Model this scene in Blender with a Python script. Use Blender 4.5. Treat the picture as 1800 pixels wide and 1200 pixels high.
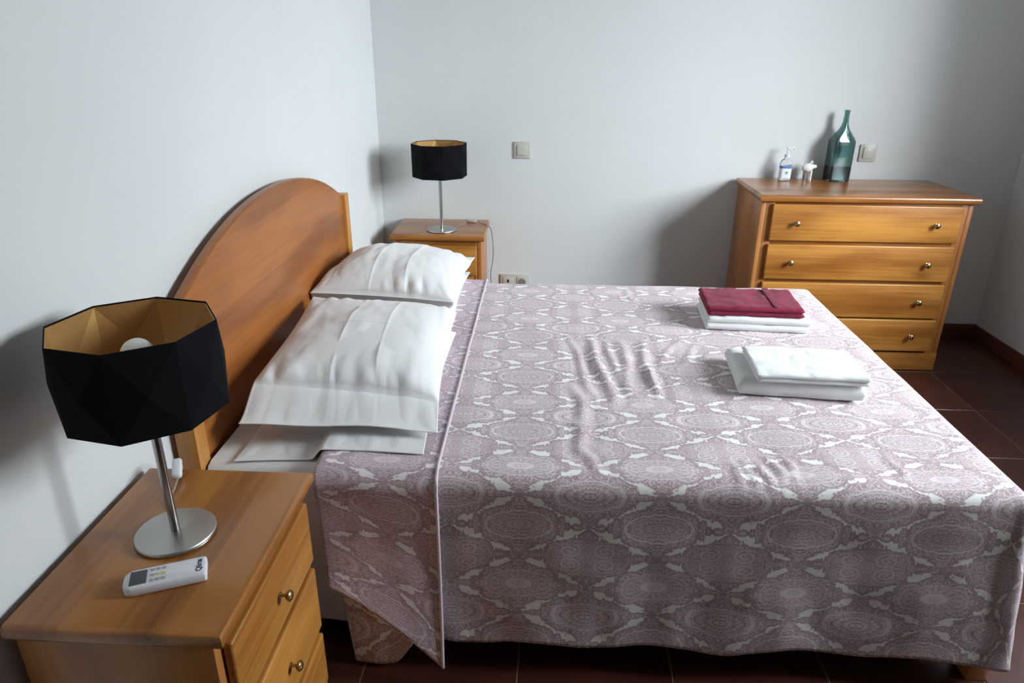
import bpy, bmesh, math, random
from mathutils import Vector, Matrix, noise
PI = math.pi
random.seed(7)
for o in list(bpy.data.objects): bpy.data.objects.remove(o)
SC = bpy.context.scene
COL = SC.collection

# ------------------------------------------------------------------ camera
cam_d = bpy.data.cameras.new('camera'); cam = bpy.data.objects.new('camera', cam_d); COL.objects.link(cam)
cam_d.sensor_width = 36.0; cam_d.lens = 1241.55 / 1800 * 36.0; cam_d.clip_start = 0.02
_y, _p, _r = math.radians(2.562), math.radians(22.558), math.radians(.371)
_fw = Vector((-math.sin(_y) * math.cos(_p), math.cos(_y) * math.cos(_p), -math.sin(_p)))
_rt = Vector((math.cos(_y), math.sin(_y), 0)); _up = _rt.cross(_fw)
_rt, _up = math.cos(_r) * _rt + math.sin(_r) * _up, -math.sin(_r) * _rt + math.cos(_r) * _up
cam.matrix_world = Matrix(((_rt.x, _up.x, -_fw.x, .823), (_rt.y, _up.y, -_fw.y, -3.556), (_rt.z, _up.z, -_fw.z, 1.389), (0, 0, 0, 1)))
SC.camera = cam

# ------------------------------------------------------------------ world, window light, exposure
W = bpy.data.worlds.new('world'); SC.world = W; W.use_nodes = True
W.node_tree.nodes['Background'].inputs[0].default_value = (.80, .90, 1.0, 1)
W.node_tree.nodes['Background'].inputs[1].default_value = 1.6
WY0, WY1, WZ0, WZ1 = -2.62, -1.05, .95, 2.22          # window opening in the right wall
RX = 3.089
la = bpy.data.lights.new('daylight', 'AREA'); la.shape = 'RECTANGLE'; la.size = 2.5; la.size_y = 2.1
la.energy = 560; la.color = (.86, .94, 1.0)
lo = bpy.data.objects.new('daylight', la); COL.objects.link(lo)
lo.location = (RX + 1.5, -2.62, 2.45)
lo.rotation_euler = Vector((-1, .40, -.50)).to_track_quat('-Z', 'Y').to_euler()
SC.view_settings.view_transform = 'Standard'; SC.view_settings.look = 'None'
SC.view_settings.exposure = .42; SC.view_settings.gamma = 1.0; SC.view_settings.use_curve_mapping = False
SC.cycles.max_bounces = 10; SC.cycles.diffuse_bounces = 6; SC.cycles.transparent_max_bounces = 12

# ------------------------------------------------------------------ node helpers
class N:
    """small expression wrapper around shader math nodes"""
    def __init__(s, nt, sock): s.nt, s.k = nt, sock
    def op(s, name, *a):
        n = s.nt.nodes.new('ShaderNodeMath'); n.operation = name
        for i, v in enumerate((s,) + a):
            if isinstance(v, N): s.nt.links.new(v.k, n.inputs[i])
            else: n.inputs[i].default_value = v
        return N(s.nt, n.outputs[0])
    def _c(s, v): 
        if isinstance(v, N): return v
        n = s.nt.nodes.new('ShaderNodeValue'); n.outputs[0].default_value = v; return N(s.nt, n.outputs[0])
    def __add__(s, o): return s.op('ADD', o)
    __radd__ = __add__
    def __mul__(s, o): return s.op('MULTIPLY', o)
    __rmul__ = __mul__
    def __sub__(s, o): return s.op('SUBTRACT', o)
    def __rsub__(s, o): return s._c(o).op('SUBTRACT', s)
    def __truediv__(s, o): return s.op('DIVIDE', o)
    def abs(s): return s.op('ABSOLUTE')
    def floor(s): return s.op('FLOOR')
    def round(s): return s.op('ROUND')
    def fract(s): return s.op('FRACT')
    def sin(s): return s.op('SINE')
    def sqrt(s): return s.op('SQRT')
    def max(s, o): return s.op('MAXIMUM', o)
    def min(s, o): return s.op('MINIMUM', o)
    def atan2(s, o): return s.op('ARCTAN2', o)
    def step(s, lo, hi):
        n = s.nt.nodes.new('ShaderNodeMapRange'); n.interpolation_type = 'SMOOTHSTEP'
        s.nt.links.new(s.k, n.inputs[0]); n.inputs[1].default_value = lo; n.inputs[2].default_value = hi
        return N(s.nt, n.outputs[0])

def mat(name, col, rough=.5, metal=0, **kw):
    m = bpy.data.materials.new(name); m.use_nodes = True
    b = m.node_tree.nodes['Principled BSDF']
    b.inputs['Base Color'].default_value = (*col, 1); b.inputs['Roughness'].default_value = rough; b.inputs['Metallic'].default_value = metal
    for k, v in kw.items(): b.inputs[k.replace('_', ' ')].default_value = v
    return m, m.node_tree, b
def comb(nt, x, y, z):
    n = nt.nodes.new('ShaderNodeCombineXYZ')
    for i, v in enumerate((x, y, z)):
        if isinstance(v, N): nt.links.new(v.k, n.inputs[i])
        else: n.inputs[i].default_value = v
    return n.outputs[0]
def coord(nt, kind='Object'):
    t = nt.nodes.new('ShaderNodeTexCoord'); s = nt.nodes.new('ShaderNodeSeparateXYZ'); nt.links.new(t.outputs[kind], s.inputs[0])
    return t.outputs[kind], N(nt, s.outputs[0]), N(nt, s.outputs[1]), N(nt, s.outputs[2])
def noise_n(nt, vec, scale, detail=3, rough=.5, dist=0):
    n = nt.nodes.new('ShaderNodeTexNoise'); nt.links.new(vec, n.inputs['Vector'])
    n.inputs['Scale'].default_value = scale; n.inputs['Detail'].default_value = detail
    n.inputs['Roughness'].default_value = rough; n.inputs['Distortion'].default_value = dist
    return N(nt, n.outputs[0])
def mix(nt, f, a, b):
    n = nt.nodes.new('ShaderNodeMix'); n.data_type = 'RGBA'
    if isinstance(f, N): nt.links.new(f.k, n.inputs[0])
    else: n.inputs[0].default_value = f
    for i, v in ((6, a), (7, b)):
        if isinstance(v, tuple): n.inputs[i].default_value = (*v, 1)
        else: nt.links.new(v, n.inputs[i])
    return n.outputs[2]
def bump(nt, b, h, strength, dist=.002):
    n = nt.nodes.new('ShaderNodeBump'); n.inputs['Strength'].default_value = strength; n.inputs['Distance'].default_value = dist
    nt.links.new(h.k, n.inputs['Height']); nt.links.new(n.outputs[0], b.inputs['Normal'])
def setc(nt, b, c): nt.links.new(c, b.inputs['Base Color'])

# ------------------------------------------------------------------ materials
def wood(name, axis, dark, light, rough=.34, stave=None, knots=False, coat=.15):
    """varnished timber with its grain along one axis of the object"""
    m, nt, b = mat(name, light, rough)
    _, x, y, z = coord(nt)
    inf = nt.nodes.new('ShaderNodeObjectInfo'); rnd = N(nt, inf.outputs['Random'])
    ax = {'x': (x, y, z), 'y': (y, x, z), 'z': (z, x, y)}[axis]
    g, p, q = ax[0] + rnd * 7.0, ax[1] + rnd * 3.0, ax[2] + rnd * 5.0
    warp = noise_n(nt, comb(nt, g * 1.6, p * 4.0, q * 4.0), 1.0, 2)
    broad = noise_n(nt, comb(nt, g * 1.1, p * 7.0 + warp * 1.2, q * 7.0), 1.0, 3)
    streak = noise_n(nt, comb(nt, g * 3.0, p * 90.0, q * 90.0), 1.0, 3, .6)
    rings = ((p * 42.0 + q * 30.0 + warp * 16.0).sin() * .5 + .5)
    f = broad * .60 + streak * .46 + rings * .22 - .14
    if stave:
        s = stave
        st = (ax[1 if s > 0 else 2] / abs(s) + warp * .05).floor()
        wn = nt.nodes.new('ShaderNodeTexWhiteNoise'); wn.noise_dimensions = '1D'; nt.links.new((st + rnd * 31.0).k, wn.inputs['W'])
        f = f + N(nt, wn.outputs[0]) * (.26 if s > 0 else .16) - (.13 if s > 0 else .08)
    c = mix(nt, f.step(.22, .78), dark, light)
    if knots:
        v = nt.nodes.new('ShaderNodeTexVoronoi'); nt.links.new(comb(nt, g * 2.2, p * 5.0, q * 5.0), v.inputs['Vector']); v.inputs['Scale'].default_value = 1.0
        k = 1.0 - N(nt, v.outputs['Distance']).step(.03, .16)
        c = mix(nt, k * .7, c, tuple(d * .45 for d in dark))
    setc(nt, b, c)
    b.inputs['Coat Weight'].default_value = coat; b.inputs['Coat Roughness'].default_value = .14
    bump(nt, b, streak, .06, .0006)
    return m
OR_D, OR_L = (.27, .092, .013), (.55, .245, .048)
W_TOPX = wood('timber_board_x', 'x', (.165, .052, .008), (.38, .145, .026), .30, .085, False, .38)
W_X = wood('timber_grain_x', 'x', OR_D, OR_L, .36, None, True)
W_XS = wood('timber_rail_x', 'x', OR_D, OR_L, .36)
W_Z = wood('timber_grain_z', 'z', (.30, .105, .024), (.46, .19, .048), .38)
W_HEAD = wood('timber_headboard', 'y', (.23, .070, .013), (.40, .14, .030), .40, -.16)
W_HZ = wood('timber_post', 'z', (.40, .16, .03), (.58, .27, .065), .38)
W_BED_X = wood('timber_bed_rail', 'x', (.26, .10, .025), (.42, .18, .045), .4)

def wall_mat(name, col):
    m, nt, b = mat(name, col, .62)
    co, x, y, z = coord(nt)
    n1 = noise_n(nt, co, 3.0, 4); n2 = noise_n(nt, co, 140.0, 2)
    setc(nt, b, mix(nt, n1.step(.3, .7), tuple(c * .975 for c in col), col))
    bump(nt, b, n2, .12, .001)
    return m
M_WALL = wall_mat('white_wall_paint', (.68, .70, .695))
M_CEIL = wall_mat('ceiling_paint', (.50, .50, .48))
M_DARKWALL = wall_mat('low_bounce_wall_paint', (.18, .115, .08))  # unseen wall behind the camera; brown made up to cut bounced light

def tile_mat(name, a, c, rough):
    m, nt, b = mat(name, a, rough)
    co, x, y, z = coord(nt)
    inf = nt.nodes.new('ShaderNodeObjectInfo'); rnd = N(nt, inf.outputs['Random'])
    n1 = noise_n(nt, comb(nt, x + rnd * 9.0, y + rnd * 5.0, z), 6.0, 5, .6)
    setc(nt, b, mix(nt, (n1 + rnd * .3 - .15).step(.3, .72), a, c))
    bump(nt, b, noise_n(nt, co, 60.0, 2), .05, .001)
    return m
M_TILE = tile_mat('dark_red_ceramic', (.050, .0145, .0095), (.085, .026, .017), .30)
M_SKIRT = tile_mat('brown_red_skirting', (.10, .032, .016), (.14, .05, .026), .4)
M_GROUT = mat('grout', (.30, .19, .14), .9)[0]

def cloth_mat(name, col, weave=900, strength=.15, rough=.85, sheen=.25, mott=0.03):
    m, nt, b = mat(name, col, rough)
    b.inputs['Sheen Weight'].default_value = sheen
    co, x, y, z = coord(nt)
    n = noise_n(nt, co, weave, 2); n2 = noise_n(nt, co, 14.0, 3)
    setc(nt, b, mix(nt, n2, tuple(c * (1 - mott) for c in col), col))
    bump(nt, b, n * .6 + n2 * .4, strength, .0012)
    return m
M_COTTON = cloth_mat('white_cotton', (.77, .775, .77), 700, .12)
M_SHEET = cloth_mat('white_sheet_cotton', (.76, .76, .75), 700, .15)
M_TERRY_W = cloth_mat('white_terry', (.70, .715, .71), 420, .55, .95, .5)
M_TERRY_R = cloth_mat('burgundy_terry', (.23, .009, .038), 420, .7, .95, .06, .3)
M_MATTRESS = cloth_mat('mattress_ticking', (.72, .71, .68), 300, .2)

def paisley(name, base, pale, dark, white, k=.155):
    """mirrored ornament medallions in a diamond lattice with ragged white ribbons; coordinates are metres on the flat cloth"""
    m, nt, b = mat(name, base, .72); b.inputs['Sheen Weight'].default_value = .2
    uvv, u, v, _ = coord(nt, 'UV')
    X, Y = (u - 1.248) / k, (v - 2.42) / k
    al, be = X * .5 + Y, X * .5 - Y
    ia, ib = al.round(), be.round()
    a, c = al - ia, be - ib
    lx, ly = a + c, a - c                                  # |lx| + |ly| < 1 inside a diamond twice as wide as high
    odd = ((ia + ib) * .5).fract() * 2.0                   # alternating columns
    row = (((ia - ib) * .5).floor() * .5).fract() * 2.0    # alternating rows of a column
    kind = odd * 2.0 + row
    ax_, ay_ = lx.abs(), ly.abs()
    mv = comb(nt, ax_, ay_ * .5, kind * 3.7 + 1.3)
    n1 = noise_n(nt, mv, 5.5, 2, .45, .7)                  # scrolls
    n2 = noise_n(nt, mv, 16.0, 2, .5, .8)                  # fine filigree
    n3 = noise_n(nt, mv, 7.0, 3, .6, .8)                   # ragged edges
    def line(x, w): return 1.0 - x.abs().step(w * .55, w)
    r = (lx * lx * 1.05 + ly * ly * 1.3).sqrt()
    th = (ly * .8).atan2(lx)
    r = r + (n1 - .5) * .20
    rag_r = r + (n3 - .5) * .06
    pet = (th * (10.0 - odd * 2.0)).sin().abs()
    even = 1.0 - odd
    # medallion: outline pair, scalloped flower, heart
    inm = 1.0 - rag_r.step(.47, .51)
    ringA = line(r + (n2 - .5) * .09 - .50, .036).max(line(r - .41, .022) * .7)
    scal = line(r + pet * .07 + (n2 - .5) * .05 - .33, .032).max(line(r + pet * .04 - .18, .028)).max(line(r - .06, .025))
    star = line((pet - .45) * .11 + (r - .30) * .25 + (n2 - .5) * .05, .022) * (1.0 - r.step(.38, .46))
    eye = ringA.max(scal)
    # mirrored curls beside the axis
    cx, cy = ax_ - .26, ay_ - .22
    cr = (cx * cx + cy * cy * .6).sqrt(); ca = cy.atan2(cx)
    curl = line(((cr * 11.0 + ca * .159 + n2 * .5).fract() - .5) * .5, .10) * (1.0 - cr.step(.17, .22))
    sel = lambda q: 1.0 - (kind - q).abs().step(.3, .5)
    motif = (sel(0.0) * eye).max(sel(1.0) * curl.max(star * .6)).max(sel(2.0) * star.max(ringA * .8).max(line(r - .16, .04))).max(sel(3.0) * ringA.max(scal * .7))
    scroll = line((n1 * 9.0).fract() - .5, .15)
    fil = line((n2 * 5.0).fract() - .5, .18)
    fieldw = 1.0 - inm * .75
    pale_l = motif.max(scroll * fieldw * .85).max(fil * .75)
    ddark = (line((n1 * 9.0 + .42).fract() - .5, .20) * fieldw).max(line((n2 * 5.0 + .5).fract() - .5, .22) * .7)
    fill_d = inm * sel(3.0) * .55 + inm * sel(0.0) * .2
    # ragged white ribbons along the diamond sides, roped dark border inside them
    e1, e2 = (.5 - a.abs()), (.5 - c.abs())
    w1 = (c.abs() - .23).abs(); w2 = (a.abs() - .23).abs()
    ns1 = noise_n(nt, comb(nt, al * 1.0, be * 1.0, 0.0), 2.3, 1)
    rg = (n3 - .5) * .30 + (ns1 - .5) * .12 + (n2 - .5) * .06
    d = (e1 + rg + w1 * .34 * (w1 * 6.0).min(1.0)).min(e2 + rg + w2 * .34 * (w2 * 6.0).min(1.0))
    rib = 1.0 - (d - .047).step(-.008, .008)
    rim = line(d - .088, .030)
    e = e1.min(e2); along = (a.abs() - c.abs()).abs()
    rope = line(e + (n2 - .5) * .05 - .155, .055) * (.35 + .65 * ((along * 60.0).sin() * .5 + .5)) * odd
    cc = mix(nt, noise_n(nt, uvv, 5.0, 2), base, tuple(q * 1.06 for q in base))
    cc = mix(nt, fill_d, cc, tuple(q * .80 for q in base))
    cc = mix(nt, ddark.max(rope) * .8, cc, dark)
    cc = mix(nt, pale_l * .85, cc, pale)
    cc = mix(nt, rim * .55, cc, dark)
    cc = mix(nt, rib, cc, white)
    setc(nt, b, cc)
    bump(nt, b, noise_n(nt, uvv, 60.0, 3) * .7 + noise_n(nt, uvv, 900.0, 1) * .2, .18, .004)
    return m
M_DUVET = paisley('mauve_paisley_print', (.49, .365, .395), (.76, .68, .70), (.315, .225, .245), (.84, .84, .81))
M_FOLD = paisley('mauve_paisley_reverse', (.48, .345, .395), (.72, .62, .67), (.33, .225, .27), (.80, .78, .79))
M_PIPE = cloth_mat('pale_piping', (.62, .53, .57), 500, .2)

def steel_mat():
    m, nt, b = mat('brushed_steel', (.42, .41, .39), .30, 1.0)
    b.inputs['Anisotropic'].default_value = .7
    co, x, y, z = coord(nt)
    n = noise_n(nt, comb(nt, (x * x + y * y).sqrt() * 600.0, z * 2.0, 0.0), 1.0, 2)
    setc(nt, b, mix(nt, n, (.34, .33, .31), (.50, .49, .47)))
    tg = nt.nodes.new('ShaderNodeTangent'); tg.direction_type = 'RADIAL'; tg.axis = 'Z'; nt.links.new(tg.outputs[0], b.inputs['Tangent'])
    return m
M_STEEL = steel_mat()
M_POLE = mat('brushed_steel_pole', (.42, .41, .40), .26, 1.0)[0]
M_BRASS = mat('antique_brass', (.42, .32, .16), .28, 1.0)[0]
M_SHADE = cloth_mat('black_shade_fabric', (.0045, .005, .0065), 900, .3, .9, .0, .1)
M_SHADE.node_tree.nodes['Principled BSDF'].inputs['Specular IOR Level'].default_value = .12
M_GOLD = mat('gold_lining', (.55, .32, .11), .48, .55)[0]
M_BULB = mat('opal_bulb', (.86, .86, .84), .3)[0]
M_PLASTIC = mat('ivory_plastic', (.52, .505, .45), .35)[0]
M_WHITEPL = mat('white_plastic', (.72, .72, .76), .38)[0]
M_BLACK = mat('black_void', (.006, .006, .006), .7)[0]
M_GREYHOLE = mat('grey_recess', (.20, .19, .18), .6)[0]
M_LCD = mat('grey_lcd', (.055, .065, .075), .25)[0]
M_BTN = mat('grey_buttons', (.36, .36, .34), .5)[0]
M_BTNY = mat('yellow_button', (.62, .58, .22), .5)[0]
M_INK = mat('dark_ink', (.02, .035, .05), .5)[0]
M_CORDW = mat('clear_cord', (.50, .45, .40), .35, Transmission_Weight=.5)[0]
M_CORDD = mat('grey_cord', (.10, .095, .09), .45)[0]  # hanging part of the clear cord, its backlit darkness put into the colour
M_FROST = mat('frosted_switch', (.46, .42, .38), .4)[0]
M_CERAM = mat('white_ceramic', (.80, .79, .76), .18)[0]
M_CHROME = mat('dull_chrome', (.35, .33, .31), .2, 1.0)[0]
M_LABEL = mat('white_label', (.74, .76, .78), .5)[0]
M_BLUE = mat('blue_print', (.07, .17, .46), .5)[0]
M_GREEN = mat('green_print', (.10, .36, .30), .5)[0]
M_FRAME = mat('white_window_frame', (.75, .75, .74), .35)[0]
def glass(name, col, rough=0.0, ior=1.5):
    m, nt, b = mat(name, col, rough); b.inputs['Transmission Weight'].default_value = 1.0; b.inputs['IOR'].default_value = ior
    return m
M_TEAL = glass('teal_glass', (.31, .47, .46))
M_LIQ = mat('dark_liquid', (.022, .024, .028), .15)[0]
M_CLEARB = glass('clear_plastic', (.93, .95, .96), .04, 1.3)
def pane_mat():
    m = bpy.data.materials.new('window_glass'); m.use_nodes = True; nt = m.node_tree; nt.nodes.clear()
    o = nt.nodes.new('ShaderNodeOutputMaterial'); mx = nt.nodes.new('ShaderNodeMixShader'); t = nt.nodes.new('ShaderNodeBsdfTransparent'); g = nt.nodes.new('ShaderNodeBsdfGlossy')
    g.inputs['Roughness'].default_value = .02; mx.inputs[0].default_value = .06
    nt.links.new(t.outputs[0], mx.inputs[1]); nt.links.new(g.outputs[0], mx.inputs[2]); nt.links.new(mx.outputs[0], o.inputs[0])
    return m
M_PANE = pane_mat()

# ------------------------------------------------------------------ mesh helpers
def link(name, me, m, parent=None, smooth=False):
    o = bpy.data.objects.new(name, me); COL.objects.link(o)
    if m is not None: me.materials.append(m)
    if smooth:
        for p in me.polygons: p.use_smooth = True
    if parent is not None: o.parent = parent
    return o
def from_bm(name, bm, m, parent=None, smooth=False):
    me = bpy.data.meshes.new(name); bm.to_mesh(me); bm.free()
    return link(name, me, m, parent, smooth)
def auto_smooth(o, ang=35):
    me = o.data
    bm = bmesh.new(); bm.from_mesh(me)
    for f in bm.faces: f.smooth = True
    for e in bm.edges:
        if len(e.link_faces) == 2 and e.calc_face_angle(0) > math.radians(ang): e.smooth = False
    bm.to_mesh(me); bm.free()
    return o
def add_box(bm, x0, x1, y0, y1, z0, z1, bev=0, seg=2):
    r = bmesh.ops.create_cube(bm, size=1)
    for v in r['verts']:
        v.co = Vector(((x0 + x1) / 2 + v.co.x * (x1 - x0), (y0 + y1) / 2 + v.co.y * (y1 - y0), (z0 + z1) / 2 + v.co.z * (z1 - z0)))
    if bev:
        es = list({e for v in r['verts'] for e in v.link_edges})
        bmesh.ops.bevel(bm, geom=es, offset=bev, segments=seg, affect='EDGES', profile=.5)
def box(name, x0, x1, y0, y1, z0, z1, m, parent=None, bev=0, seg=2):
    bm = bmesh.new(); add_box(bm, x0, x1, y0, y1, z0, z1, bev, seg)
    o = from_bm(name, bm, m, parent)
    return auto_smooth(o) if bev else o
def add_lathe(bm, prof, seg=32, axis='z', off=(0, 0, 0)):
    rings = []
    for r, h in prof:
        ring = []
        for i in range(seg):
            a = 2 * PI * i / seg; p = (r * math.cos(a), r * math.sin(a), h)
            if axis == '-y': p = (p[0], -p[2], p[1])
            ring.append(bm.verts.new((p[0] + off[0], p[1] + off[1], p[2] + off[2])))
        rings.append(ring)
    for A, B in zip(rings, rings[1:]):
        for i in range(seg):
            bm.faces.new((A[i], A[(i + 1) % seg], B[(i + 1) % seg], B[i]))
    bm.faces.new(rings[0][::-1]); bm.faces.new(rings[-1])
    bmesh.ops.recalc_face_normals(bm, faces=bm.faces[:])
def lathe(name, prof, m, parent=None, seg=32, axis='z', off=(0, 0, 0)):
    bm = bmesh.new(); add_lathe(bm, prof, seg, axis, off)
    return auto_smooth(from_bm(name, bm, m, parent), 40)
def smooth_path(pts, n=8):
    P = [Vector(p) for p in pts]; out = []
    for i in range(len(P) - 1):
        p0, p1, p2, p3 = P[max(i - 1, 0)], P[i], P[i + 1], P[min(i + 2, len(P) - 1)]
        for k in range(n):
            t = k / n
            out.append(.5 * ((2 * p1) + (p2 - p0) * t + (2 * p0 - 5 * p1 + 4 * p2 - p3) * t * t + (3 * p1 - p0 - 3 * p2 + p3) * t ** 3))
    out.append(P[-1]); return out
def tube(name, pts, r, m, parent=None, seg=8, n=8):
    P = smooth_path(pts, n); bm = bmesh.new(); rings = []
    for i, p in enumerate(P):
        d = (P[min(i + 1, len(P) - 1)] - P[max(i - 1, 0)]).normalized()
        a = d.cross(Vector((0, 0, 1))) if abs(d.z) < .9 else d.cross(Vector((1, 0, 0)))
        a.normalize(); b = d.cross(a)
        rings.append([bm.verts.new(p + r * (math.cos(2 * PI * k / seg) * a + math.sin(2 * PI * k / seg) * b)) for k in range(seg)])
    for A, B in zip(rings, rings[1:]):
        for k in range(seg): bm.faces.new((A[k], A[(k + 1) % seg], B[(k + 1) % seg], B[k]))
    bm.faces.new(rings[0]); bm.faces.new(rings[-1]); bmesh.ops.recalc_face_normals(bm, faces=bm.faces[:])
    return from_bm(name, bm, m, parent, True)
def grid(name, nu, nv, fn, m, parent=None, uv=None, smooth=True):
    """fn(i/nu, j/nv) -> point; uv(i/nu, j/nv) -> flat coordinates"""
    vs = [fn(i / nu, j / nv) for i in range(nu + 1) for j in range(nv + 1)]
    fs = [(i * (nv + 1) + j, (i + 1) * (nv + 1) + j, (i + 1) * (nv + 1) + j + 1, i * (nv + 1) + j + 1) for i in range(nu) for j in range(nv)]
    me = bpy.data.meshes.new(name); me.from_pydata(vs, [], fs); me.update()
    if uv:
        L = me.uv_layers.new(name='UVMap')
        q = [uv(i / nu, j / nv) for i in range(nu + 1) for j in range(nv + 1)]
        for l in me.loops: L.data[l.index].uv = q[l.vertex_index]
    return link(name, me, m, parent, smooth)
def nz(x, y, z=0, s=1): return noise.noise(Vector((x * s, y * s, z * s)))
def thing(name, label, cat, loc=(0, 0, 0), rz=0, group=None):
    o = bpy.data.objects.new(name, None); COL.objects.link(o); o.location = loc; o.rotation_euler = (0, 0, rz)
    o.empty_display_size = .05
    return tag(o, label, cat, group)
def tag(o, label, cat, group=None):
    o['label'] = label; o['category'] = cat
    if group: o['group'] = group
    return o
def struct(o, label=None):
    o['kind'] = 'structure'
    if label: o['label'] = label
    return o
def dup(root, loc, rz, label, group=None):
    def cp(o, par):
        c = o.copy(); COL.objects.link(c)
        if par is not None: c.parent = par
        for ch in o.children: cp(ch, c)
        return c
    r = cp(root, None); r.location = loc; r.rotation_euler = (0, 0, rz); r['label'] = label
    if group: r['group'] = group
    return r

# ------------------------------------------------------------------ room shell
YF, HC = -4.4, 2.55
fl = struct(box('floor', 0, RX, YF, 0, -.08, -.0022, M_GROUT), 'dark red ceramic tile floor of the bedroom')
tp = .3745; tile_me = {}
xs = [2.645 - .372 * k for k in range(-2, 9)]; ys = [-.47 - .379 * k for k in range(-2, 13)]
g = .0022
for i in range(len(xs) - 1):
    for j in range(len(ys) - 1):
        x1, x0 = min(xs[i] , RX) - g, max(xs[i + 1], 0) + g
        y1, y0 = min(ys[j], 0) - g, max(ys[j + 1], YF) + g
        if x1 - x0 < .01 or y1 - y0 < .01: continue
        k = (round(x1 - x0, 3), round(y1 - y0, 3))
        if k not in tile_me:
            bm = bmesh.new(); add_box(bm, -k[0] / 2, k[0] / 2, -k[1] / 2, k[1] / 2, -.008, 0, .0012, 1)
            me = bpy.data.meshes.new('tile'); bm.to_mesh(me); bm.free(); me.materials.append(M_TILE); tile_me[k] = me
        t = bpy.data.objects.new('tile', tile_me[k]); COL.objects.link(t); t.parent = fl; t.location = ((x0 + x1) / 2, (y0 + y1) / 2, 0)
struct(box('wall_left', -.15, 0, YF - .15, .15, -.08, HC, M_WALL))
struct(box('wall_back', 0, RX, 0, .15, -.08, HC, M_WALL))
struct(box('wall_front', 0, RX, YF - .15, YF, -.08, HC, M_DARKWALL))
struct(box('ceiling', -.15, RX + .3, YF - .15, .15, HC, HC + .1, M_CEIL))
WT = .34
bm = bmesh.new()
add_box(bm, RX, RX + WT, WY1, .15, -.08, HC); add_box(bm, RX, RX + WT, YF - .15, WY0, -.08, HC)
add_box(bm, RX, RX + WT, WY0, WY1, -.08, WZ0); add_box(bm, RX, RX + WT, WY0, WY1, WZ1, HC)
struct(from_bm('wall_right', bm, M_WALL))
struct(box('baseboard_back', 0, RX - .011, -.011, 0, 0, .072, M_SKIRT, None, .002))
struct(box('baseboard_right', RX - .011, RX, YF, 0, 0, .072, M_SKIRT, None, .002))
struct(box('baseboard_left', 0, .011, YF, -.011, 0, .072, M_SKIRT, None, .002))
win = bpy.data.objects.new('window_1', None); COL.objects.link(win); win.location = (RX + .16, (WY0 + WY1) / 2, WZ0); struct(win, 'white framed window in the right wall')
hw, hh = (WY1 - WY0) / 2, WZ1 - WZ0
bm = bmesh.new()
for a in ((-hw, -hw + .045, 0, hh), (hw - .045, hw, 0, hh), (-.03, .03, 0, hh)): add_box(bm, -.03, .03, a[0], a[1], a[2], a[3], .003, 1)
for a in ((0, .045), (hh - .045, hh)): add_box(bm, -.03, .03, -hw, hw, a[0], a[1], .003, 1)
from_bm('window_frame', bm, M_FRAME, win)
for s in (-1, 1):
    y0, y1 = (-hw + .045, -.03) if s < 0 else (.03, hw - .045)
    box('pane', -.002, .002, y0, y1, .045, hh - .045, M_PANE, win)

# ------------------------------------------------------------------ chest of drawers and nightstands (front looks to -y)
def knob(parent, x, y, z, r):
    k = lathe('knob', [(r * .62, 0), (r * .62, .002), (r * .32, .004), (r * .30, .012), (r * .7, .014), (r, .018), (r * .98, .021), (r * .6, .0245), (r * .15, .0255)], M_BRASS, parent, 20, '-y')
    k.location = (x, y, z); return k
def top_board(w, y0, y1, z1, t, m, parent, r):
    """board with a rounded nose on the front and the two sides"""
    bm = bmesh.new(); add_box(bm, -w / 2, w / 2, y0, y1, z1 - t, z1)
    es = [e for e in bm.edges if not all(abs(v.co.y - y1) < 1e-5 for v in e.verts) and abs(e.verts[0].co.z - e.verts[1].co.z) < 1e-5]
    bmesh.ops.bevel(bm, geom=es, offset=r, segments=5, affect='EDGES', profile=.5)
    return auto_smooth(from_bm('top', bm, m, parent), 40)
def cabinet(t, w_top, d, h, tt, over_s, over_f, dz, dw, plinth_top, knob_x, kr, proud):
    w = w_top - 2 * over_s; yb, yf = d / 2 - .004, -d / 2 + over_f; zt = h - tt
    top_board(w_top, -d / 2, d / 2, h, tt, W_TOPX, t, tt * .38)
    box('side_panel', -w / 2, -w / 2 + .02, yf, yb, 0, zt, W_Z, t, .002)
    box('side_panel', w / 2 - .02, w / 2, yf, yb, 0, zt, W_Z, t, .002)
    box('back_panel', -w / 2 + .02, w / 2 - .02, yb - .008, yb, .02, zt, W_Z, t)
    sx = dw / 2 - .012
    box('stile', -w / 2 + .0202, -sx, yf + .001, yf + .02, .0, zt, W_Z, t, .0015)
    box('stile', sx, w / 2 - .0202, yf + .001, yf + .02, .0, zt, W_Z, t, .0015)
    box('top_rail', -sx + .0002, sx - .0002, yf + .001, yf + .02, dz[0][1] - .012, zt, W_XS, t, .0015)
    for (a, b), (c, e) in zip(dz, dz[1:]):
        box('rail', -sx + .0002, sx - .0002, yf + .003, yf + .02, e - .012, a + .012, W_XS, t, .0015)
    box('plinth', -w / 2 + .0005, w / 2 - .0005, yf - .006, yf + .0008, .002, plinth_top, W_XS, t, .002)
    for z0, z1 in dz:
        dr = box('drawer', -dw / 2, dw / 2, yf - proud, yf - .0005, z0, z1, W_X, t, .005, 3)
        for kx in knob_x: knob(dr, kx, yf - proud, (z0 + z1) / 2, kr)

dresser = thing('chest_of_drawers', 'wide honey-coloured wooden chest of four long drawers against the back wall', 'dresser', (2.2155, -.2475, 0))
cabinet(dresser, .927, .447, .812, .030, .014, .026, [(.612, .773), (.437, .596), (.262, .422), (.1, .254)], .807, .09, (-.297, .297), .0125, .019)

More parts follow.
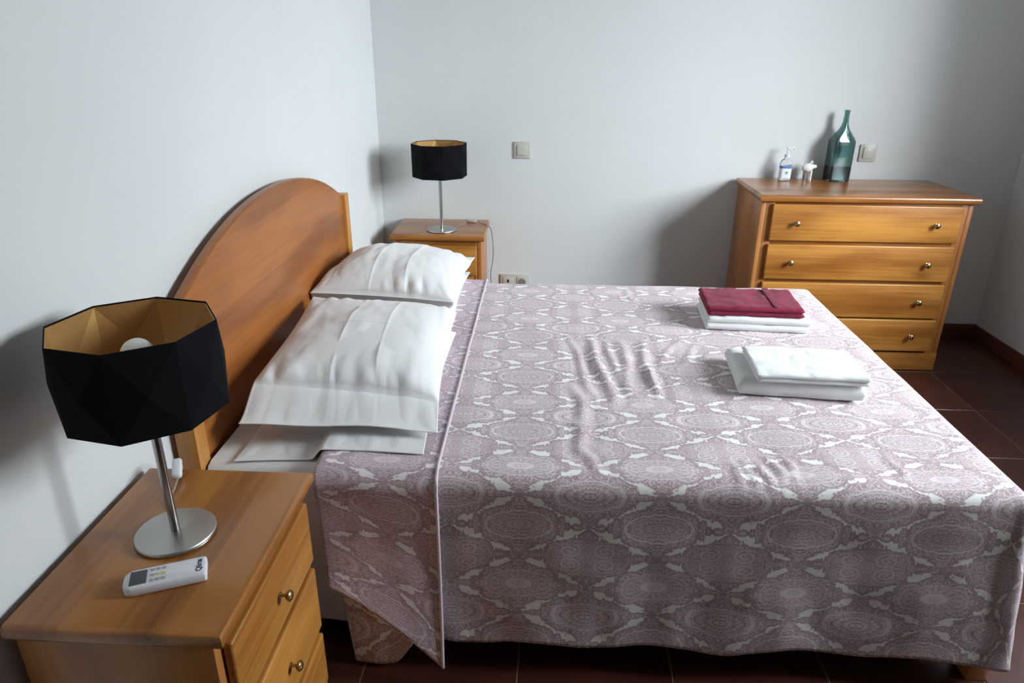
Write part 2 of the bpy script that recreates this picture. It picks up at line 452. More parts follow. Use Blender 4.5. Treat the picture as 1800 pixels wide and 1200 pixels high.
ns = thing('nightstand', 'small wooden nightstand with brass knobs in the near left corner, under the remote control', 'nightstand', (.1895, -2.5565, 0), PI / 2, 'bedside nightstands')
cabinet(ns, .446, .339, .581, .030, .016, .024, [(.385, .530), (.205, .365), (.045, .185)], .372, .036, (0,), .0108, .018)
ns2 = dup(ns, (.3235, -.1785, 0), 0, 'small wooden nightstand in the far corner, behind the pillows, against the back wall')

# ------------------------------------------------------------------ bed
bed = thing('bed', 'double bed with arched wooden headboard standing against the left wall', 'bed', (.06, -1.53, 0))
BX, BY = .06, -1.53
def bl(x, y, z): return (x - BX, y - BY, z)
ya, yb_ = -.832 - BY, -2.222 - BY          # outer faces of the two posts
post = []
for y0, y1 in ((ya - .05, ya), (yb_, yb_ + .05)):
    box('post', -.048, 0, y0, y1, 0, .867, W_HZ, bed, .003)
bm = bmesh.new(); hwid = (ya - yb_) / 2 - .05; cy = (ya + yb_) / 2; n = 48; ring = []
for s in (-.040, -.012):
    a = [bm.verts.new((s, cy + hwid * (2 * i / n - 1), 1.017 - .150 * (abs(2 * i / n - 1) ** 2.15))) for i in range(n + 1)]
    b = [bm.verts.new((s, cy + hwid * (2 * i / n - 1), .22)) for i in range(n + 1)]
    ring.append((a, b))
(a0, b0), (a1, b1) = ring
for i in range(n):
    bm.faces.new((a1[i], a1[i + 1], b1[i + 1], b1[i])); bm.faces.new((a0[i + 1], a0[i], b0[i], b0[i + 1]))
    bm.faces.new((a0[i], a0[i + 1], a1[i + 1], a1[i])); bm.faces.new((b0[i + 1], b0[i], b1[i], b1[i + 1]))
bm.faces.new((a0[0], a1[0], b1[0], b0[0])); bm.faces.new((a1[n], a0[n], b0[n], b1[n]))
bmesh.ops.recalc_face_normals(bm, faces=bm.faces[:])
es = [e for e in bm.edges if all(v in set(a0) | set(a1) for v in e.verts) and abs(e.verts[0].co.x - e.verts[1].co.x) < 1e-6]
bmesh.ops.bevel(bm, geom=es, offset=.006, segments=3, affect='EDGES', profile=.5)
auto_smooth(from_bm('headboard', bm, W_HEAD, bed), 30)
FX = 1.905
box('side_rail', 0.0005, FX - BX - .05, ya - .042, ya - .018, .20, .29, W_BED_X, bed, .003)
box('side_rail', 0.0005, FX - BX - .05, yb_ + .018, yb_ + .042, .20, .29, W_BED_X, bed, .003)
box('foot_rail', FX - BX - .05, FX - BX - .026, yb_ + .05, ya - .05, .20, .29, W_BED_X, bed, .003)
for y0, y1 in ((ya - .05, ya), (yb_ - .035, yb_ + .025)):
    box('leg', FX - BX - .05, FX - BX + .002, y0, y1, 0, .29, W_HZ, bed, .003)
box('slat_base', .01, FX - BX - .055, yb_ + .045, ya - .045, .27, .30, W_BED_X, bed)

MX0, MX1, MY0, MY1 = .064, 1.835, -2.185, -.875
bm = bmesh.new(); add_box(bm, MX0, MX1, MY0, MY1, .301, .498, .035, 4)
mt = auto_smooth(from_bm('mattress', bm, M_MATTRESS), 60); tag(mt, 'mattress lying on the wooden bed under the white sheet', 'mattress')

def prof(d, r, flare, H):
    """outward run and drop of cloth after arc length d beyond an edge rounded with radius r"""
    q = r * PI / 2
    if d <= q: a = d / r; return r * math.sin(a), r * (1 - math.cos(a))
    t = (d - q); return r + flare * (t / max(H - q, .01)) ** 1.2, r + t
def drape(name, x0, x1, y0, y1, z, r, H, flare, dens, m, top=None, hem=None, wave=None, sides='nfe', parent=None, shear=None, thick=0, uoff=0, corner=0):
    """cloth lying on a rectangle and hanging over its sides: n near, f far, e foot end. u, v are metres on the flat cloth"""
    us = x1 - x0 + (H if 'e' in sides else 0); v0 = -H if 'n' in sides else 0; vs = (y1 - y0) - v0 + (H if 'f' in sides else 0)
    nu, nv = int(us / dens), int(vs / dens)
    def fn(a, b):
        u, v = a * us, v0 + b * vs
        du = max(0, u - (x1 - x0)); dn = max(0, -v); df = max(0, v - (y1 - y0)); dv = max(dn, df)
        bx, by = x0 + min(u, x1 - x0), y0 + min(max(v, 0), y1 - y0)
        d = max(du, dv)
        if d < 1e-9:
            return (bx, by, z + (top(bx, by) if top else 0))
        th = math.atan2(dv, du); nx, ny = math.cos(th), math.sin(th) * (-1 if dn > 0 else 1)
        hl = H
        if hem: hl = hem(bx, by, th, dn > 0)
        d *= hl / H
        o, dr = prof(d, r, flare, hl)
        s = bx if dn > 0 or df > 0 else by
        s = bx + (by - y0) * .5 + th * .25
        cn = math.sin(2 * th) ** 2 if du > 0 and dv > 0 else 0
        o *= 1 + .30 * cn
        o += corner * cn * max(0, (d - .06) / hl) if dn > 0 else 0
        if wave: o += wave(s, d / hl, dn > 0)
        px, py, pz = bx + nx * o, by + ny * o, z - dr
        if top: pz += top(bx, by) * max(0, 1 - d / .05)
        if shear: px += shear(bx, dr)
        return (px, py, pz)
    def uv(a, b): return (uoff + x0 + a * us, v0 + b * vs)
    o = grid(name, nu, nv, fn, m, parent, uv)
    if thick:
        md = o.modifiers.new('thickness', 'SOLIDIFY'); md.thickness = thick; md.offset = -1
    return o

def sheet_wave(s, t, near): return .004 * t * math.sin(s * 34) + .004 * t * nz(s * 9, t * 2, 3)
sh = drape('bed_sheet', .066, .80, MY0, MY1, .5035, .03, .44, .012, .02, M_SHEET,
           top=lambda x, y: .0014 * nz(x * 14, y * 9, 2), hem=lambda x, y, th, n: .44 if n else .22,
           wave=sheet_wave, sides='nf')
tag(sh, 'plain white bed sheet hanging down beside the near nightstand at the head of the bed', 'sheet')

# --- duvet
RIDGES = [((.913, -1.419), (.963, -1.827), .007), ((.977, -1.415), (1.018, -1.874), .013), ((1.079, -1.457), (1.069, -1.821), .009), ((1.144, -1.453), (1.134, -1.817), .009),
          ((.918, -1.795), (.944, -2.044), .009), ((.914, -1.989), (.929, -2.149), .009), ((1.143, -1.629), (1.141, -1.851), .008), ((1.030, -1.46), (1.045, -1.75), .006),
          ((1.258, -2.167), (1.276, -2.235), .006), ((1.29, -2.153), (1.297, -2.239), .007), ((1.318, -2.153), (1.328, -2.239), .008), ((1.355, -2.125), (1.362, -2.23), .008), ((1.385, -2.123), (1.39, -2.228), .006),
          ((1.293, -1.395), (1.16, -1.628), .005), ((1.33, -1.441), (1.221, -1.665), .005), ((1.628, -2.097), (1.63, -2.192), .004), ((1.145, -.899), (1.163, -1.129), .004), ((.92, -2.125), (.965, -2.215), .006)]
def duvet_top(x, y):
    h = .004 * nz(x * 5, y * 4, 1) + .0025 * nz(x * 13, y * 8, 5)
    for (ax, ay), (bx, by), am in RIDGES:
        if abs(y - (ay + by) / 2) > abs(ay - by) / 2 + .08 and abs(x - (ax + bx) / 2) > abs(ax - bx) / 2 + .08: continue
        dx, dy = bx - ax, by - ay; L2 = dx * dx + dy * dy
        t = ((x - ax) * dx + (y - ay) * dy) / L2; tc = min(1, max(0, t))
        wob = .006 * math.sin(t * 7 + ax * 40)
        px, py = ax + dx * tc, ay + dy * tc
        d = math.hypot(x - px - wob, y - py); w = .013 if am > .008 else .009
        h += .82 * am * math.exp(-(d / w) ** 2) * (1 - .8 * abs(2 * tc - 1) ** 2)
        h -= am * .2 * math.exp(-((d - 2.2 * w) / w) ** 2)
    return h
DZ = .524
def duvet_hem(x, y, th, near):
    if not near: return .44
    b = .455 + .012 * nz(x * 4, 3.3, 0) + .007 * math.sin(x * 21)
    k = min(1, max(0, (.55 - x) / .10)); b += .08 * k * k * (3 - 2 * k)
    return b + .02 * math.sin(2 * th - PI / 2) * 0
def duvet_wave(s, t, near):
    k = t ** 1.4
    a = .007 * math.sin(s * 15.0 + .8) + .009 * nz(s * 5.0, t * 1.5, 9) + .004 * nz(s * 16, t * 4, 4)
    return a * k + .003 * nz(s * 9, t * 6, 2) * min(1, t * 4)
DX0, DX1, DY0, DY1 = .335, 1.840, -2.217, -.880
du = drape('duvet', DX0, DX1, DY0, DY1, DZ, .042, .455, .030, .0085, M_DUVET, top=duvet_top, hem=duvet_hem, wave=duvet_wave, sides='nfe',
           shear=lambda x, dr: .05 * (dr / .45) * max(0, 1 - (x - DX0) / .3), thick=.012, corner=.02)
tag(du, 'mauve and white paisley duvet covering the bed and hanging over its near side', 'duvet')
# folded-back head end lying on the duvet, its near corner hanging as a pointed flap
SX0, SX1 = .327, .600
def fold_hem(x, y, th, near):
    if not near: return .30
    k = (x - SX0) / (SX1 - SX0)
    return .30 + .215 * max(0, k) ** 1.25
fo = drape('fold_back', SX0, SX1, DY0 - .004, DY1 + .004, DZ + .010, .050, .50, .03, .0085, M_FOLD,
           top=lambda x, y: duvet_top(x, y) + .004 * math.sin(min(1, (x - SX0) / .03) * PI / 2) - .003, hem=fold_hem,
           wave=lambda s, t, near: .012 * t * t * ((s - SX0) / .27) + .010 * math.exp(-(((s - SX0) / .27 - .35 - .45 * t) / .13) ** 2) * t + .003 * nz(s * 12, t * 4, 8),
           sides='nf', shear=lambda x, dr: .045 * (dr / .45) * max(0, 1 - (x - SX0) / .35), thick=.006, uoff=.30, parent=du)
pts = []
me = fo.data; nvv = int(((DY1 - DY0 + .008) + 1.0) / .0085)
col = [me.vertices[len(me.vertices) - (nvv + 1) + j].co.copy() for j in range(nvv + 1)]
tube('hem_piping', [c + Vector((.001, 0, .001)) for c in col[::4]], .0042, M_PIPE, du, 6, 2)

# ------------------------------------------------------------------ pillows
def pprof(s, t, p=2.6, q=.52):
    return max(0, (1 - abs(s) ** p) * (1 - abs(t) ** p)) ** q
def ssurf(x): x = min(1, max(0, x)); return x * x * (3 - 2 * x)
def pillow(name, label, cx, cy, lx, ly, T, base, flap_n, flap_f, seed, rot=0, group='white pillows at the head of the bed', pinch=.05, seam=None, crest=None, gather=1.0, pw=3.6):
    """case of lx by ly whose filling leaves an empty flap at the near (-y) or far (+y) end; base(x, y) is what it lies on"""
    nx, ny = 150, 170; ca, sa = math.cos(rot), math.sin(rot)
    def place(s, t):
        px = s * lx / 2 * (1 - pinch * (1 - t * t)); py = t * ly / 2 * (1 - pinch * .7 * (1 - s * s))
        return cx + px * ca - py * sa, cy + px * sa + py * ca
    def fill(s, t):
        y = t * ly / 2; lo, hi = -ly / 2 + flap_n, ly / 2 - flap_f
        tt = (y - (lo + hi) / 2) / ((hi - lo) / 2)
        if abs(tt) >= 1: return 0
        return pprof(s, tt, pw, .5)
    def bot(s, t):
        x, y = place(s, t); b = base(x, y)
        if seam:
            f = fill(s, t) ** .6; b = max(b, seam(s, t) * (1 - f) + b * f)
        return x, y, b
    def toph(s, t):
        f = fill(s, t); h = (0 if crest else T * f) + .004 * (1 - max(abs(s), abs(t)) ** 8)
        w = ssurf(1 - f) 
        x = s * lx / 2; y = t * ly / 2
        h += f * (.010 * nz(x * 6, y * 5, seed) + .006 * nz(x * 13, y * 7, seed + 3) + .0022 * nz(x * 34, y * 16, seed + 5)) + (1 - f) * .003 * nz(x * 22, y * 7, seed + 2)
        # ironed fold lines along the case
        for c in (-.20, .30):
            q = s - c - .025 * math.sin(t * 3 + seed); h += (.0010 * math.exp(-(q / .011) ** 2) + .0026 * math.exp(-abs(q) / .07)) * min(1, f * 3 + .25)
        for c in (.12, .52): h += .0016 * math.exp(-((t - c) / .010) ** 2) * f * ssurf((.45 - abs(s)) * 4)
        # gathers running from the corners and into the flap
        g = math.exp(-((f - .35) / .28) ** 2)
        h += gather * .0105 * g * (abs(nz(x * 19 + y * 2, y * 3.5, seed + 7)) * 1.8 - .3)
        return max(h, .0015)
    def top(s, t):
        x, y, b = bot(s, t)
        if crest:
            f = fill(s, t); return x, y, max(b + .0015, seam(s, t) * (1 - f) + crest(s, t) * f + toph(s, t))
        return x, y, b + toph(s, t)
    vs, fs = [], []
    idx = lambda k, i, j: k * (nx + 1) * (ny + 1) + i * (ny + 1) + j
    for k in (0, 1):
        for i in range(nx + 1):
            for j in range(ny + 1):
                s, t = 2 * i / nx - 1, 2 * j / ny - 1
                vs.append(top(s, t) if k == 0 else bot(s, t))
    for i in range(nx):
        for j in range(ny):
            fs.append((idx(0, i, j), idx(0, i + 1, j), idx(0, i + 1, j + 1), idx(0, i, j + 1)))
            fs.append((idx(1, i, j + 1), idx(1, i + 1, j + 1), idx(1, i + 1, j), idx(1, i, j)))
    for i in range(nx):
        fs.append((idx(0, i + 1, 0), idx(0, i, 0), idx(1, i, 0), idx(1, i + 1, 0))); fs.append((idx(0, i, ny), idx(0, i + 1, ny), idx(1, i + 1, ny), idx(1, i, ny)))
    for j in range(ny):
        fs.append((idx(0, 0, j), idx(0, 0, j + 1), idx(1, 0, j + 1), idx(1, 0, j))); fs.append((idx(0, nx, j + 1), idx(0, nx, j), idx(1, nx, j), idx(1, nx, j + 1)))
    me = bpy.data.meshes.new(name); me.from_pydata(vs, [], fs); me.update()
    o = link(name, me, M_COTTON, None, True); tag(o, label, 'pillow', group)
    def surf(x, y):
        dx, dy = x - cx, y - cy; px, py = dx * ca + dy * sa, -dx * sa + dy * ca
        s, t = px / (lx / 2), py / (ly / 2)
        for _ in range(3):
            s = px / (lx / 2 * (1 - pinch * (1 - min(1, t * t)))); t = py / (ly / 2 * (1 - pinch * .7 * (1 - min(1, s * s))))
        if abs(s) > 1 or abs(t) > 1: return None
        f = fill(s, t); return base(x, y) + T * f + .006
    return surf
def bed_top(x, y):
    z = .5075
    if x > SX0 - .03: z += (.028 + max(0, duvet_top(x, y)) * .6) * ssurf((x - SX0 + .03) / .03)
    return z
def over(surf):
    """smoothed support: the surface of the lower pillow, sagging to the bed just outside it"""
    def b(x, y):
        acc = 0
        for dx, dy in ((0, 0), (.02, 0), (-.02, 0), (0, .02), (0, -.02)):
            s = surf(x + dx, y + dy); acc = max(acc, (s if s is not None else bed_top(x, y)) - (0 if dx == dy == 0 else .004))
        return acc + .003
    return b
s1 = pillow('pillow', 'bottom white pillow of the near pair, its open flap flat on the bed', .335, -1.815, .44, .75, .072, bed_top, .135, .01, 1, .02)
def near_seam(s, t):
    z = .606 - .026 * s + .012 * ssurf(t)
    k = ssurf((t + 1.0) / .36); return (.566 - .009 * s + .003 * math.sin(s * 5)) * (1 - k) + z * k
pillow('pillow', 'top pillow of the near pair, creased white case with a long open flap', .335, -1.775, .462, .715, .076, over(s1), .110, .008, 11, .055,
       seam=near_seam, crest=lambda s, t: .676 - .010 * s * s - .006 * t * t)
s2 = pillow('pillow', 'bottom pillow of the far pair, mostly hidden, beside the far nightstand', .300, -1.035, .45, .52, .080, bed_top, .02, .07, 21, .0)
pillow('pillow', 'top pillow of the far pair, plump and closed at its near end', .300, -1.075, .48, .60, .094, over(s2), .004, .06, 31, -.02, pinch=.07, pw=2.7,
       seam=lambda s, t: .626 - .010 * s - .016 * ssurf((t + .2)), crest=lambda s, t: .705 - .008 * s)

# ------------------------------------------------------------------ towels
def slab(bm, x0, x1, y0, y1, z0, z1, r, seed, amp=.003, tilt=None, nx=46, ny=30):
    """one soft rounded layer of folded cloth"""
    t = z1 - z0
    def pos(i, j, k):
        a, b = i / nx, j / ny
        ex = min(a, 1 - a) * (x1 - x0); ey = min(b, 1 - b) * (y1 - y0)
        fx = math.sqrt(max(0, 1 - (1 - min(1, ex / r)) ** 2)); fy = math.sqrt(max(0, 1 - (1 - min(1, ey / r)) ** 2))
        f = min(fx, fy)
        x, y = x0 + a * (x1 - x0), y0 + b * (y1 - y0)
        cx, cy_ = (x - (x0 + x1) / 2), (y - (y0 + y1) / 2)
        wob = amp * 1.3 * nz(x * 7, y * 7, seed)
        x += wob + .003 * nz(y * 18, seed, 1); y += amp * 1.5 * nz(x * 9, seed + 2, 3)
        zc = (z0 + z1) / 2 + (k * t / 2) * f
        zc += (amp * 1.5 * nz(x * 11, y * 11, seed + k) + amp * 1.0 * nz(x * 30, y * 24, seed) + amp * .5 * nz(x * 75, y * 75, seed)) * (1 if k > 0 else .25) * f
        if tilt: zc += tilt(a, b)
        return (x, y, zc)
    V = {}
    for k in (1, -1):
        for i in range(nx + 1):
            for j in range(ny + 1):
                if k < 0 and (i in (0, nx) or j in (0, ny)): V[k, i, j] = V[1, i, j]; continue
                V[k, i, j] = bm.verts.new(pos(i, j, k))
    for i in range(nx):
        for j in range(ny):
            bm.faces.new((V[1, i, j], V[1, i + 1, j], V[1, i + 1, j + 1], V[1, i, j + 1]))
            q = (V[-1, i, j + 1], V[-1, i + 1, j + 1], V[-1, i + 1, j], V[-1, i, j])
            try: bm.faces.new(q)
            except ValueError: pass
def towel(name, label, loc, rz, layers, m, bands=()):
    bm = bmesh.new()
    for L in layers: slab(bm, *L)
    me = bpy.data.meshes.new(name); bm.to_mesh(me); bm.free()
    o = link(name, me, m, None, True); o.location = loc; o.rotation_euler = (0, 0, rz)
    return tag(o, label, 'towel', 'folded towels on the duvet')
TZ = DZ + .001
t1 = towel('towel', 'white towel folded in two thick layers under the burgundy towel on the duvet', (1.545, -1.235, TZ), -.07,
      [(-.172, .166, -.115, .110, .000, .0235, .012, 3, .002), (-.168, .176, -.112, .112, .0235, .047, .012, 5, .0025)], M_TERRY_W)
t2 = towel('towel', 'burgundy red towel folded on top of the far white towel', (1.530, -1.230, TZ + .048), -.05,
      [(-.153, .160, -.108, .104, .000, .0155, .008, 8, .002), (-.156, .158, -.108, .100, .0155, .033, .009, 9, .003, lambda a, b: .006 * max(0, a - .75) * 4 * b)], M_TERRY_R)
bx = grid('woven_band', 6, 30, lambda a, b: (.060 + a * .022, -.104 + b * .196, .0385 + .0016 * nz(b * 6, 1, 2) + .0008 * math.sin(a * PI)), cloth_mat('burgundy_band', (.18, .007, .030), 250, .4, .9, .05), t2)
t3 = towel('towel', 'thick white towel folded with a rounded front edge nearest the camera on the duvet', (1.532, -1.722, TZ), -.085,
      [(-.172, .165, -.122, .122, .000, .050, .026, 13, .003)], M_TERRY_W)
t4 = towel('towel', 'thin white towel in two layers on top of the near white towel', (1.543, -1.748, TZ + .051), -.055,
      [(-.142, .150, -.103, .098, .000, .0115, .006, 17, .0015), (-.146, .150, -.104, .098, .0115, .0245, .007, 18, .0025)], M_TERRY_W)

# ------------------------------------------------------------------ lamps (origin on the nightstand top, axis up)
def lamp(label, loc, rz):
    t = thing('table_lamp', label, 'lamp', loc, rz, 'bedside table lamps')
    lathe('base', [(.066, 0), (.069, .002), (.069, .006), (.067, .0085), (.012, .0095)], M_STEEL, t, 64)
    lathe('pole', [(.0078, .009), (.0078, .295)], M_POLE, t, 24)
    lathe('socket', [(.0078, .290), (.014, .292), (.015, .325), (.013, .327)], M_CERAM, t, 20)
    pr_ = [(.012, .322)] + [(max(.002, .0255 * math.sin(a)), .352 - .0255 * math.cos(a)) for a in [PI * (.18 + .82 * k / 12) for k in range(13)]]
    lathe('bulb', pr_, M_BULB, t, 24)
    def shade(name, off, m, parent):
        rt, rm, rb, z0, zm, z1 = .1285 - off, .1290 - off, .1275 - off, .256 + off, .330, .405 - off * 1.6
        bm = bmesh.new(); A = lambda k: 2 * PI * k / 8
        T = [bm.verts.new((rt * math.cos(A(k)), rt * math.sin(A(k)), z1)) for k in range(8)]
        M = [bm.verts.new((rm * math.cos(A(k + .5)), rm * math.sin(A(k + .5)), zm)) for k in range(8)]
        B = [bm.verts.new((rb * math.cos(A(k)), rb * math.sin(A(k)), z0)) for k in range(8)]
        for k in range(8):
            j = (k + 1) % 8
            bm.faces.new((T[k], M[k], T[j])); bm.faces.new((M[k], B[k], B[j]))
            bm.faces.new((T[k], M[k - 1], B[k])); bm.faces.new((T[k], B[k], M[k]))
        bmesh.ops.recalc_face_normals(bm, faces=bm.faces[:])
        o = from_bm(name, bm, m, parent)
        md = o.modifiers.new('thickness', 'SOLIDIFY'); md.thickness = .0012; md.offset = -1
        return o
    s = shade('lamp_shade', 0, M_SHADE, t)
    shade('shade_lining', .0016, M_GOLD, s)
    bm = bmesh.new()
    for k in range(3):
        a = 2 * PI * (k / 3) + .3
        p, q = Vector((.013 * math.cos(a), .013 * math.sin(a), .306)), Vector((.114 * math.cos(a), .114 * math.sin(a), .306))
        d = (q - p).normalized(); sd = Vector((-d.y, d.x, 0)) * .0012; u = Vector((0, 0, .0012))
        P = [bm.verts.new(w) for w in (p + sd + u, p - sd + u, p - sd - u, p + sd - u, q + sd + u, q - sd + u, q - sd - u, q + sd - u)]
        for f in ((0, 1, 5, 4), (1, 2, 6, 5), (2, 3, 7, 6), (3, 0, 4, 7), (0, 3, 2, 1), (4, 5, 6, 7)): bm.faces.new([P[i] for i in f])
    from_bm('shade_spider', bm, M_POLE, t)
    return t
L1 = lamp('large near table lamp with black faceted shade on the near nightstand', (.178, -2.548, .5812), math.radians(11))
L2 = dup(L1, (.335, -.250, .5812), math.radians(16), 'distant table lamp with black faceted shade on the far corner nightstand')
def in_frame(lamp_o, p):
    c, s = math.cos(-lamp_o.rotation_euler.z), math.sin(-lamp_o.rotation_euler.z)
    d = Vector(p) - Vector(lamp_o.location); return Vector((d.x * c - d.y * s, d.x * s + d.y * c, d.z))
def cord_switch(name, lamp_o, p, rz, tilt, m):
    bm = bmesh.new(); add_box(bm, -.012, .012, -.026, .026, -.0075, .0075, .006, 3)
    for v in bm.verts:
        k = 1 - .35 * max(0, (abs(v.co.y) - .012) / .014); v.co.x *= k
    o = auto_smooth(from_bm(name, bm, m, lamp_o), 50); o.location = in_frame(lamp_o, p); o.rotation_euler = (tilt, 0, rz - lamp_o.rotation_euler.z)
    return o
cord_switch('cord_switch', L1, (.092, -2.366, .5985), .42, .20, M_WHITEPL)
tube('cord', [in_frame(L1, p) for p in ((.160, -2.495, .5838), (.130, -2.475, .5838), (.115, -2.450, .584), (.110, -2.42, .585), (.105, -2.392, .592))], .0022, M_CORDW, L1)
tube('cord', [in_frame(L1, p) for p in ((.082, -2.341, .601), (.070, -2.312, .585), (.060, -2.296, .55), (.055, -2.29, .45))], .0022, M_CORDW, L1)
cord_switch('cord_switch', L2, (.462, -.072, .589), PI / 2 - .1, 0, M_FROST)
tube('cord', [in_frame(L2, p) for p in ((.385, -.222, .584), (.40, -.17, .5828), (.42, -.09, .584), (.437, -.072, .588))], .0009, M_CORDW, L2)
tube('cord', [in_frame(L2, p) for p in ((.487, -.076, .588), (.520, -.10, .584), (.551, -.15, .5835))], .0018, M_CORDW, L2)
tube('cord', [in_frame(L2, p) for p in ((.551, -.15, .5835), (.566, -.165, .565), (.574, -.175, .51), (.577, -.18, .46), (.573, -.185, .41), (.565, -.19, .36), (.566, -.19, .28))], .0018, M_CORDD, L2)

# ------------------------------------------------------------------ remote control
rc = thing('remote_control', 'white air conditioner remote lying on the near nightstand in front of the lamp', 'remote control', (.2215, -2.667, .5812), .40)
out = []
for cx_, cy_, a0, r_ in ((.0575, .019, 0, .0045), (-.047, .0085, PI / 2, .015), (-.047, -.0085, PI, .015), (.0575, -.019, 1.5 * PI, .0045)):
    out += [(cx_ + r_ * math.cos(a0 + PI / 2 * k / 6), cy_ + r_ * math.sin(a0 + PI / 2 * k / 6)) for k in range(7)]
bm = bmesh.new(); R_ = []
for sc_, z in ((.0025, 0), (0, .0025), (0, .0145), (.0012, .0168), (.0035, .018)):
    R_.append([bm.verts.new((x - sc_ * (1 if x > 0 else -1), y - sc_ * (1 if y > 0 else -1), z)) for x, y in out])
for A, B in zip(R_, R_[1:]):
    for i in range(len(out)): bm.faces.new((A[i], A[(i + 1) % len(out)], B[(i + 1) % len(out)], B[i]))
bm.faces.new(R_[0][::-1]); bm.faces.new(R_[-1]); bmesh.ops.recalc_face_normals(bm, faces=bm.faces[:])
auto_smooth(from_bm('shell', bm, M_WHITEPL, rc), 50)
box('display', -.052, -.027, -.017, .017, .0178, .0186, M_LCD, rc, .0003, 1)
for r_, yy in enumerate((-.013, 0, .013)):
    for c_ in range(3):
        box('button', -.022 + c_ * .0085, -.0158 + c_ * .0085, yy - .003, yy + .003, .0178, .0188, M_BTNY if (r_ == 1 and c_ > 0) else M_BTN, rc, .0006, 1)
def text(name, s, size, m, parent, loc, rot):
    cu = bpy.data.curves.new(name, 'FONT'); cu.body = s; cu.size = size; cu.align_x = 'CENTER'; cu.align_y = 'CENTER'; cu.extrude = .0002; cu.offset = .00025
    to = bpy.data.objects.new(name, cu); COL.objects.link(to)
    dg = bpy.context.evaluated_depsgraph_get(); me = bpy.data.meshes.new_from_object(to.evaluated_get(dg))
    bpy.data.objects.remove(to)
    o = link(name, me, m, parent); o.location = loc; o.rotation_euler = rot; return o
text('brand_print', 'Qlima', .0125, M_INK, rc, (.051, .0, .0182), (0, 0, PI / 2))

# ------------------------------------------------------------------ wall plates
def plate(label, x, z, cat='switch'):
    t = thing('light_switch', label, cat, (x, 0, z))
    box('switch_frame', -.04, .04, -.009, 0, -.04, .04, M_PLASTIC, t, .003)
    r = box('rocker', -.025, .025, -.013, -.008, -.025, .025, M_PLASTIC, t, .0015); r.rotation_euler = (0, 0, .03)
    return t
p1 = plate('square ivory light switch on the back wall between lamp and chest', .708, .928)
p1['group'] = 'ivory light switches on the back wall'
dup(p1, (2.3665, 0, .934), 0, 'square ivory light switch on the wall right of the teal bottle')
so = thing('wall_socket', 'double ivory wall socket low on the back wall, half hidden by the bed', 'socket', (.678, 0, .254))
box('socket_frame', -.0765, .0765, -.009, 0, -.04, .04, M_PLASTIC, so, .003)
for cx_ in (-.036, .036): box('insert', cx_ - .027, cx_ + .027, -.0115, -.0085, -.0275, .0275, M_PLASTIC, so, .001)
box('data_port', -.0415, -.0315, -.0122, -.011, -.004, .013, M_BLACK, so, .0005, 1)
lathe('socket_recess', [(.0205, 0), (.0205, .0008), (.018, .001)], M_GREYHOLE, so, 32, '-y', (.036, -.0114, -.002))

# ------------------------------------------------------------------ things on the chest of drawers
CZ = .8122
# square-shouldered glass bottle
def rr_ring(w, d, r, n=6):
    pts = []
    for cx_, cy_, a0 in ((w / 2 - r, d / 2 - r, 0), (-w / 2 + r, d / 2 - r, PI / 2), (-w / 2 + r, -d / 2 + r, PI), (w / 2 - r, -d / 2 + r, 1.5 * PI)):
        for k in range(n + 1):
            a = a0 + PI / 2 * k / n; pts.append((cx_ + r * math.cos(a), cy_ + r * math.sin(a)))
    return pts
def lofted(name, secs, m, parent, cap=True):
    bm = bmesh.new(); R = []
    for w, d, r, z in secs: R.append([bm.verts.new((x, y, z)) for x, y in rr_ring(w, d, r)])
    n = len(R[0])
    for A, B in zip(R, R[1:]):
        for i in range(n): bm.faces.new((A[i], A[(i + 1) % n], B[(i + 1) % n], B[i]))
    if cap: bm.faces.new(R[0][::-1]); bm.faces.new(R[-1])
    bmesh.ops.recalc_face_normals(bm, faces=bm.faces[:])
    return auto_smooth(from_bm(name, bm, m, parent), 40)
bo = thing('glass_bottle', 'tall teal square-shouldered glass bottle with dark contents on the chest', 'bottle', (2.212, -.066, CZ), math.radians(8))
OUT = [(.096, .066, .007, 0), (.102, .072, .008, .004), (.102, .072, .008, .180), (.097, .069, .010, .190), (.070, .054, .016, .216), (.046, .042, .0195, .237), (.033, .033, .016, .252), (.026, .026, .0128, .270), (.023, .023, .0113, .300), (.024, .024, .0118, .314), (.027, .027, .0133, .316), (.027, .027, .0133, .322)]
INN = [(.015, .015, .0073, .322), (.015, .015, .0073, .268), (.024, .024, .0115, .250), (.060, .044, .014, .214), (.088, .060, .009, .188), (.092, .062, .007, .179), (.092, .062, .007, .010)]
lofted('bottle_glass', OUT + INN, M_TEAL, bo)
lofted('bottle_contents', [(.0925, .0625, .0072, .0098), (.0925, .0625, .0072, .070)], M_LIQ, bo)
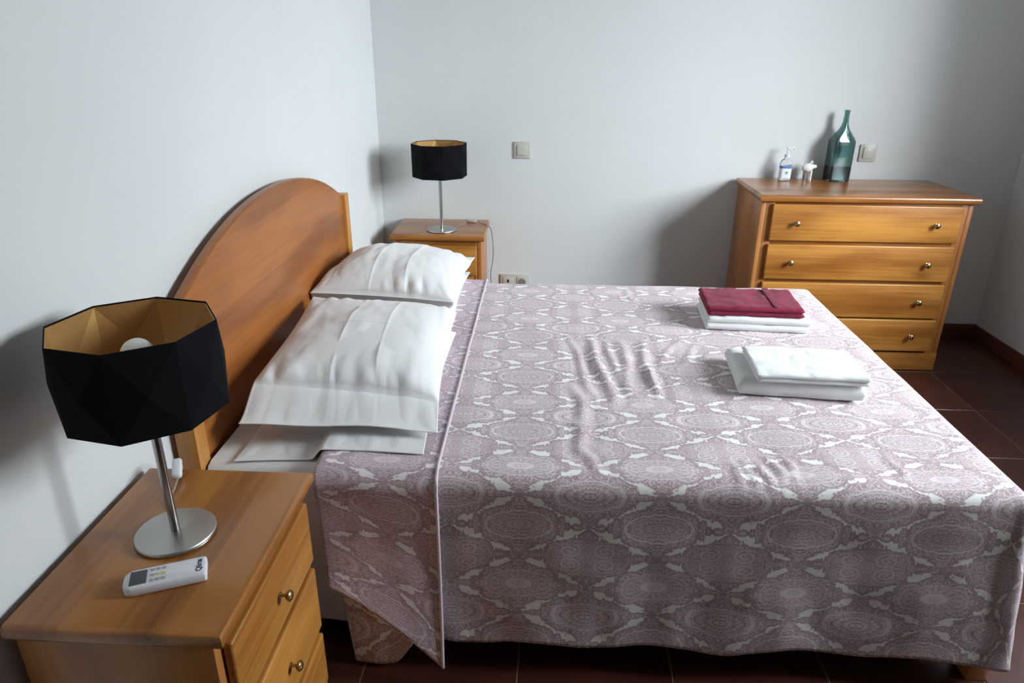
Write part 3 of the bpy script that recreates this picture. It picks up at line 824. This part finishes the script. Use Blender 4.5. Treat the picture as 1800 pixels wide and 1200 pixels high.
# pump bottle
pb = thing('pump_bottle', 'clear hand sanitizer pump bottle with blue and white label, leftmost on the chest', 'bottle', (1.968, -.068, CZ))
lofted('bottle_body', [(.050, .032, .012, 0), (.054, .036, .014, .003), (.054, .036, .014, .080), (.046, .031, .014, .092), (.024, .022, .0108, .100), (.022, .022, .0108, .108)], M_CLEARB, pb)
lb = lofted('front_label', [(.0548, .0368, .0142, .010), (.0548, .0368, .0142, .068)], M_LABEL, pb, False)
lofted('label_stripe', [(.0552, .0372, .0143, .056), (.0552, .0372, .0143, .067)], M_BLUE, pb, False)
lathe('label_emblem', [(.0065, 0), (.0065, .0004)], M_GREEN, pb, 20, '-y', (.002, -.0186, .036))
lathe('pump_collar', [(.0125, .106), (.0125, .118), (.006, .121), (.004, .122), (.004, .146)], M_WHITEPL, pb, 20)
bm = bmesh.new(); add_box(bm, -.008, .009, -.007, .007, .144, .154, .003, 2); add_box(bm, .006, .032, -.004, .004, .146, .153, .0025, 2); add_box(bm, .026, .032, -.0035, .0035, .139, .148, .0015, 1)
auto_smooth(from_bm('pump_head', bm, M_WHITEPL, pb))
# ceramic pig figurine on a little stand
pg = thing('figurine', 'small white ceramic pig figurine between the pump bottle and the teal bottle', 'figurine', (2.078, -.062, CZ), .0)
bm = bmesh.new(); rings = []
for k in range(17):
    t = k / 16; x = -.030 + .066 * t
    r = .021 * math.sqrt(max(0, 1 - ((t - .40) / .44) ** 2)) if t < .76 else 0
    sn = .0085 if t > .70 else 0
    r = max(r, sn if t <= .97 else .006, .003)
    zc = .058 + .006 * ssurf((t - .35) * 1.6)
    rings.append([bm.verts.new((x, .85 * r * math.cos(2 * PI * i / 20), zc + r * math.sin(2 * PI * i / 20))) for i in range(20)])
for A, B in zip(rings, rings[1:]):
    for i in range(20): bm.faces.new((A[i], A[(i + 1) % 20], B[(i + 1) % 20], B[i]))
bm.faces.new(rings[0]); bm.faces.new(rings[-1]); bmesh.ops.recalc_face_normals(bm, faces=bm.faces[:])
from_bm('pig_body', bm, M_CERAM, pg, True)
for s in (-1, 1):
    bm = bmesh.new(); v = [bm.verts.new(p) for p in ((.006, s * .004, .080), (.018, s * .005, .078), (.012, s * .014, .074), (.018, s * .011, .091))]
    for f in ((0, 1, 2), (0, 1, 3), (1, 2, 3), (0, 2, 3)): bm.faces.new([v[i] for i in f])
    bmesh.ops.recalc_face_normals(bm, faces=bm.faces[:]); from_bm('ear', bm, M_CERAM, pg)
    for x in (-.014, .012): lathe('leg', [(.0058, 0), (.0048, .010), (.0062, .046)], M_CERAM if x > 0 else M_CHROME, pg, 12, 'z', (x, s * .009, 0))
tube('tail', [(-.028, 0, .062), (-.036, .003, .066), (-.037, -.004, .071), (-.031, -.003, .072)], .0016, M_CERAM, pg, 6)
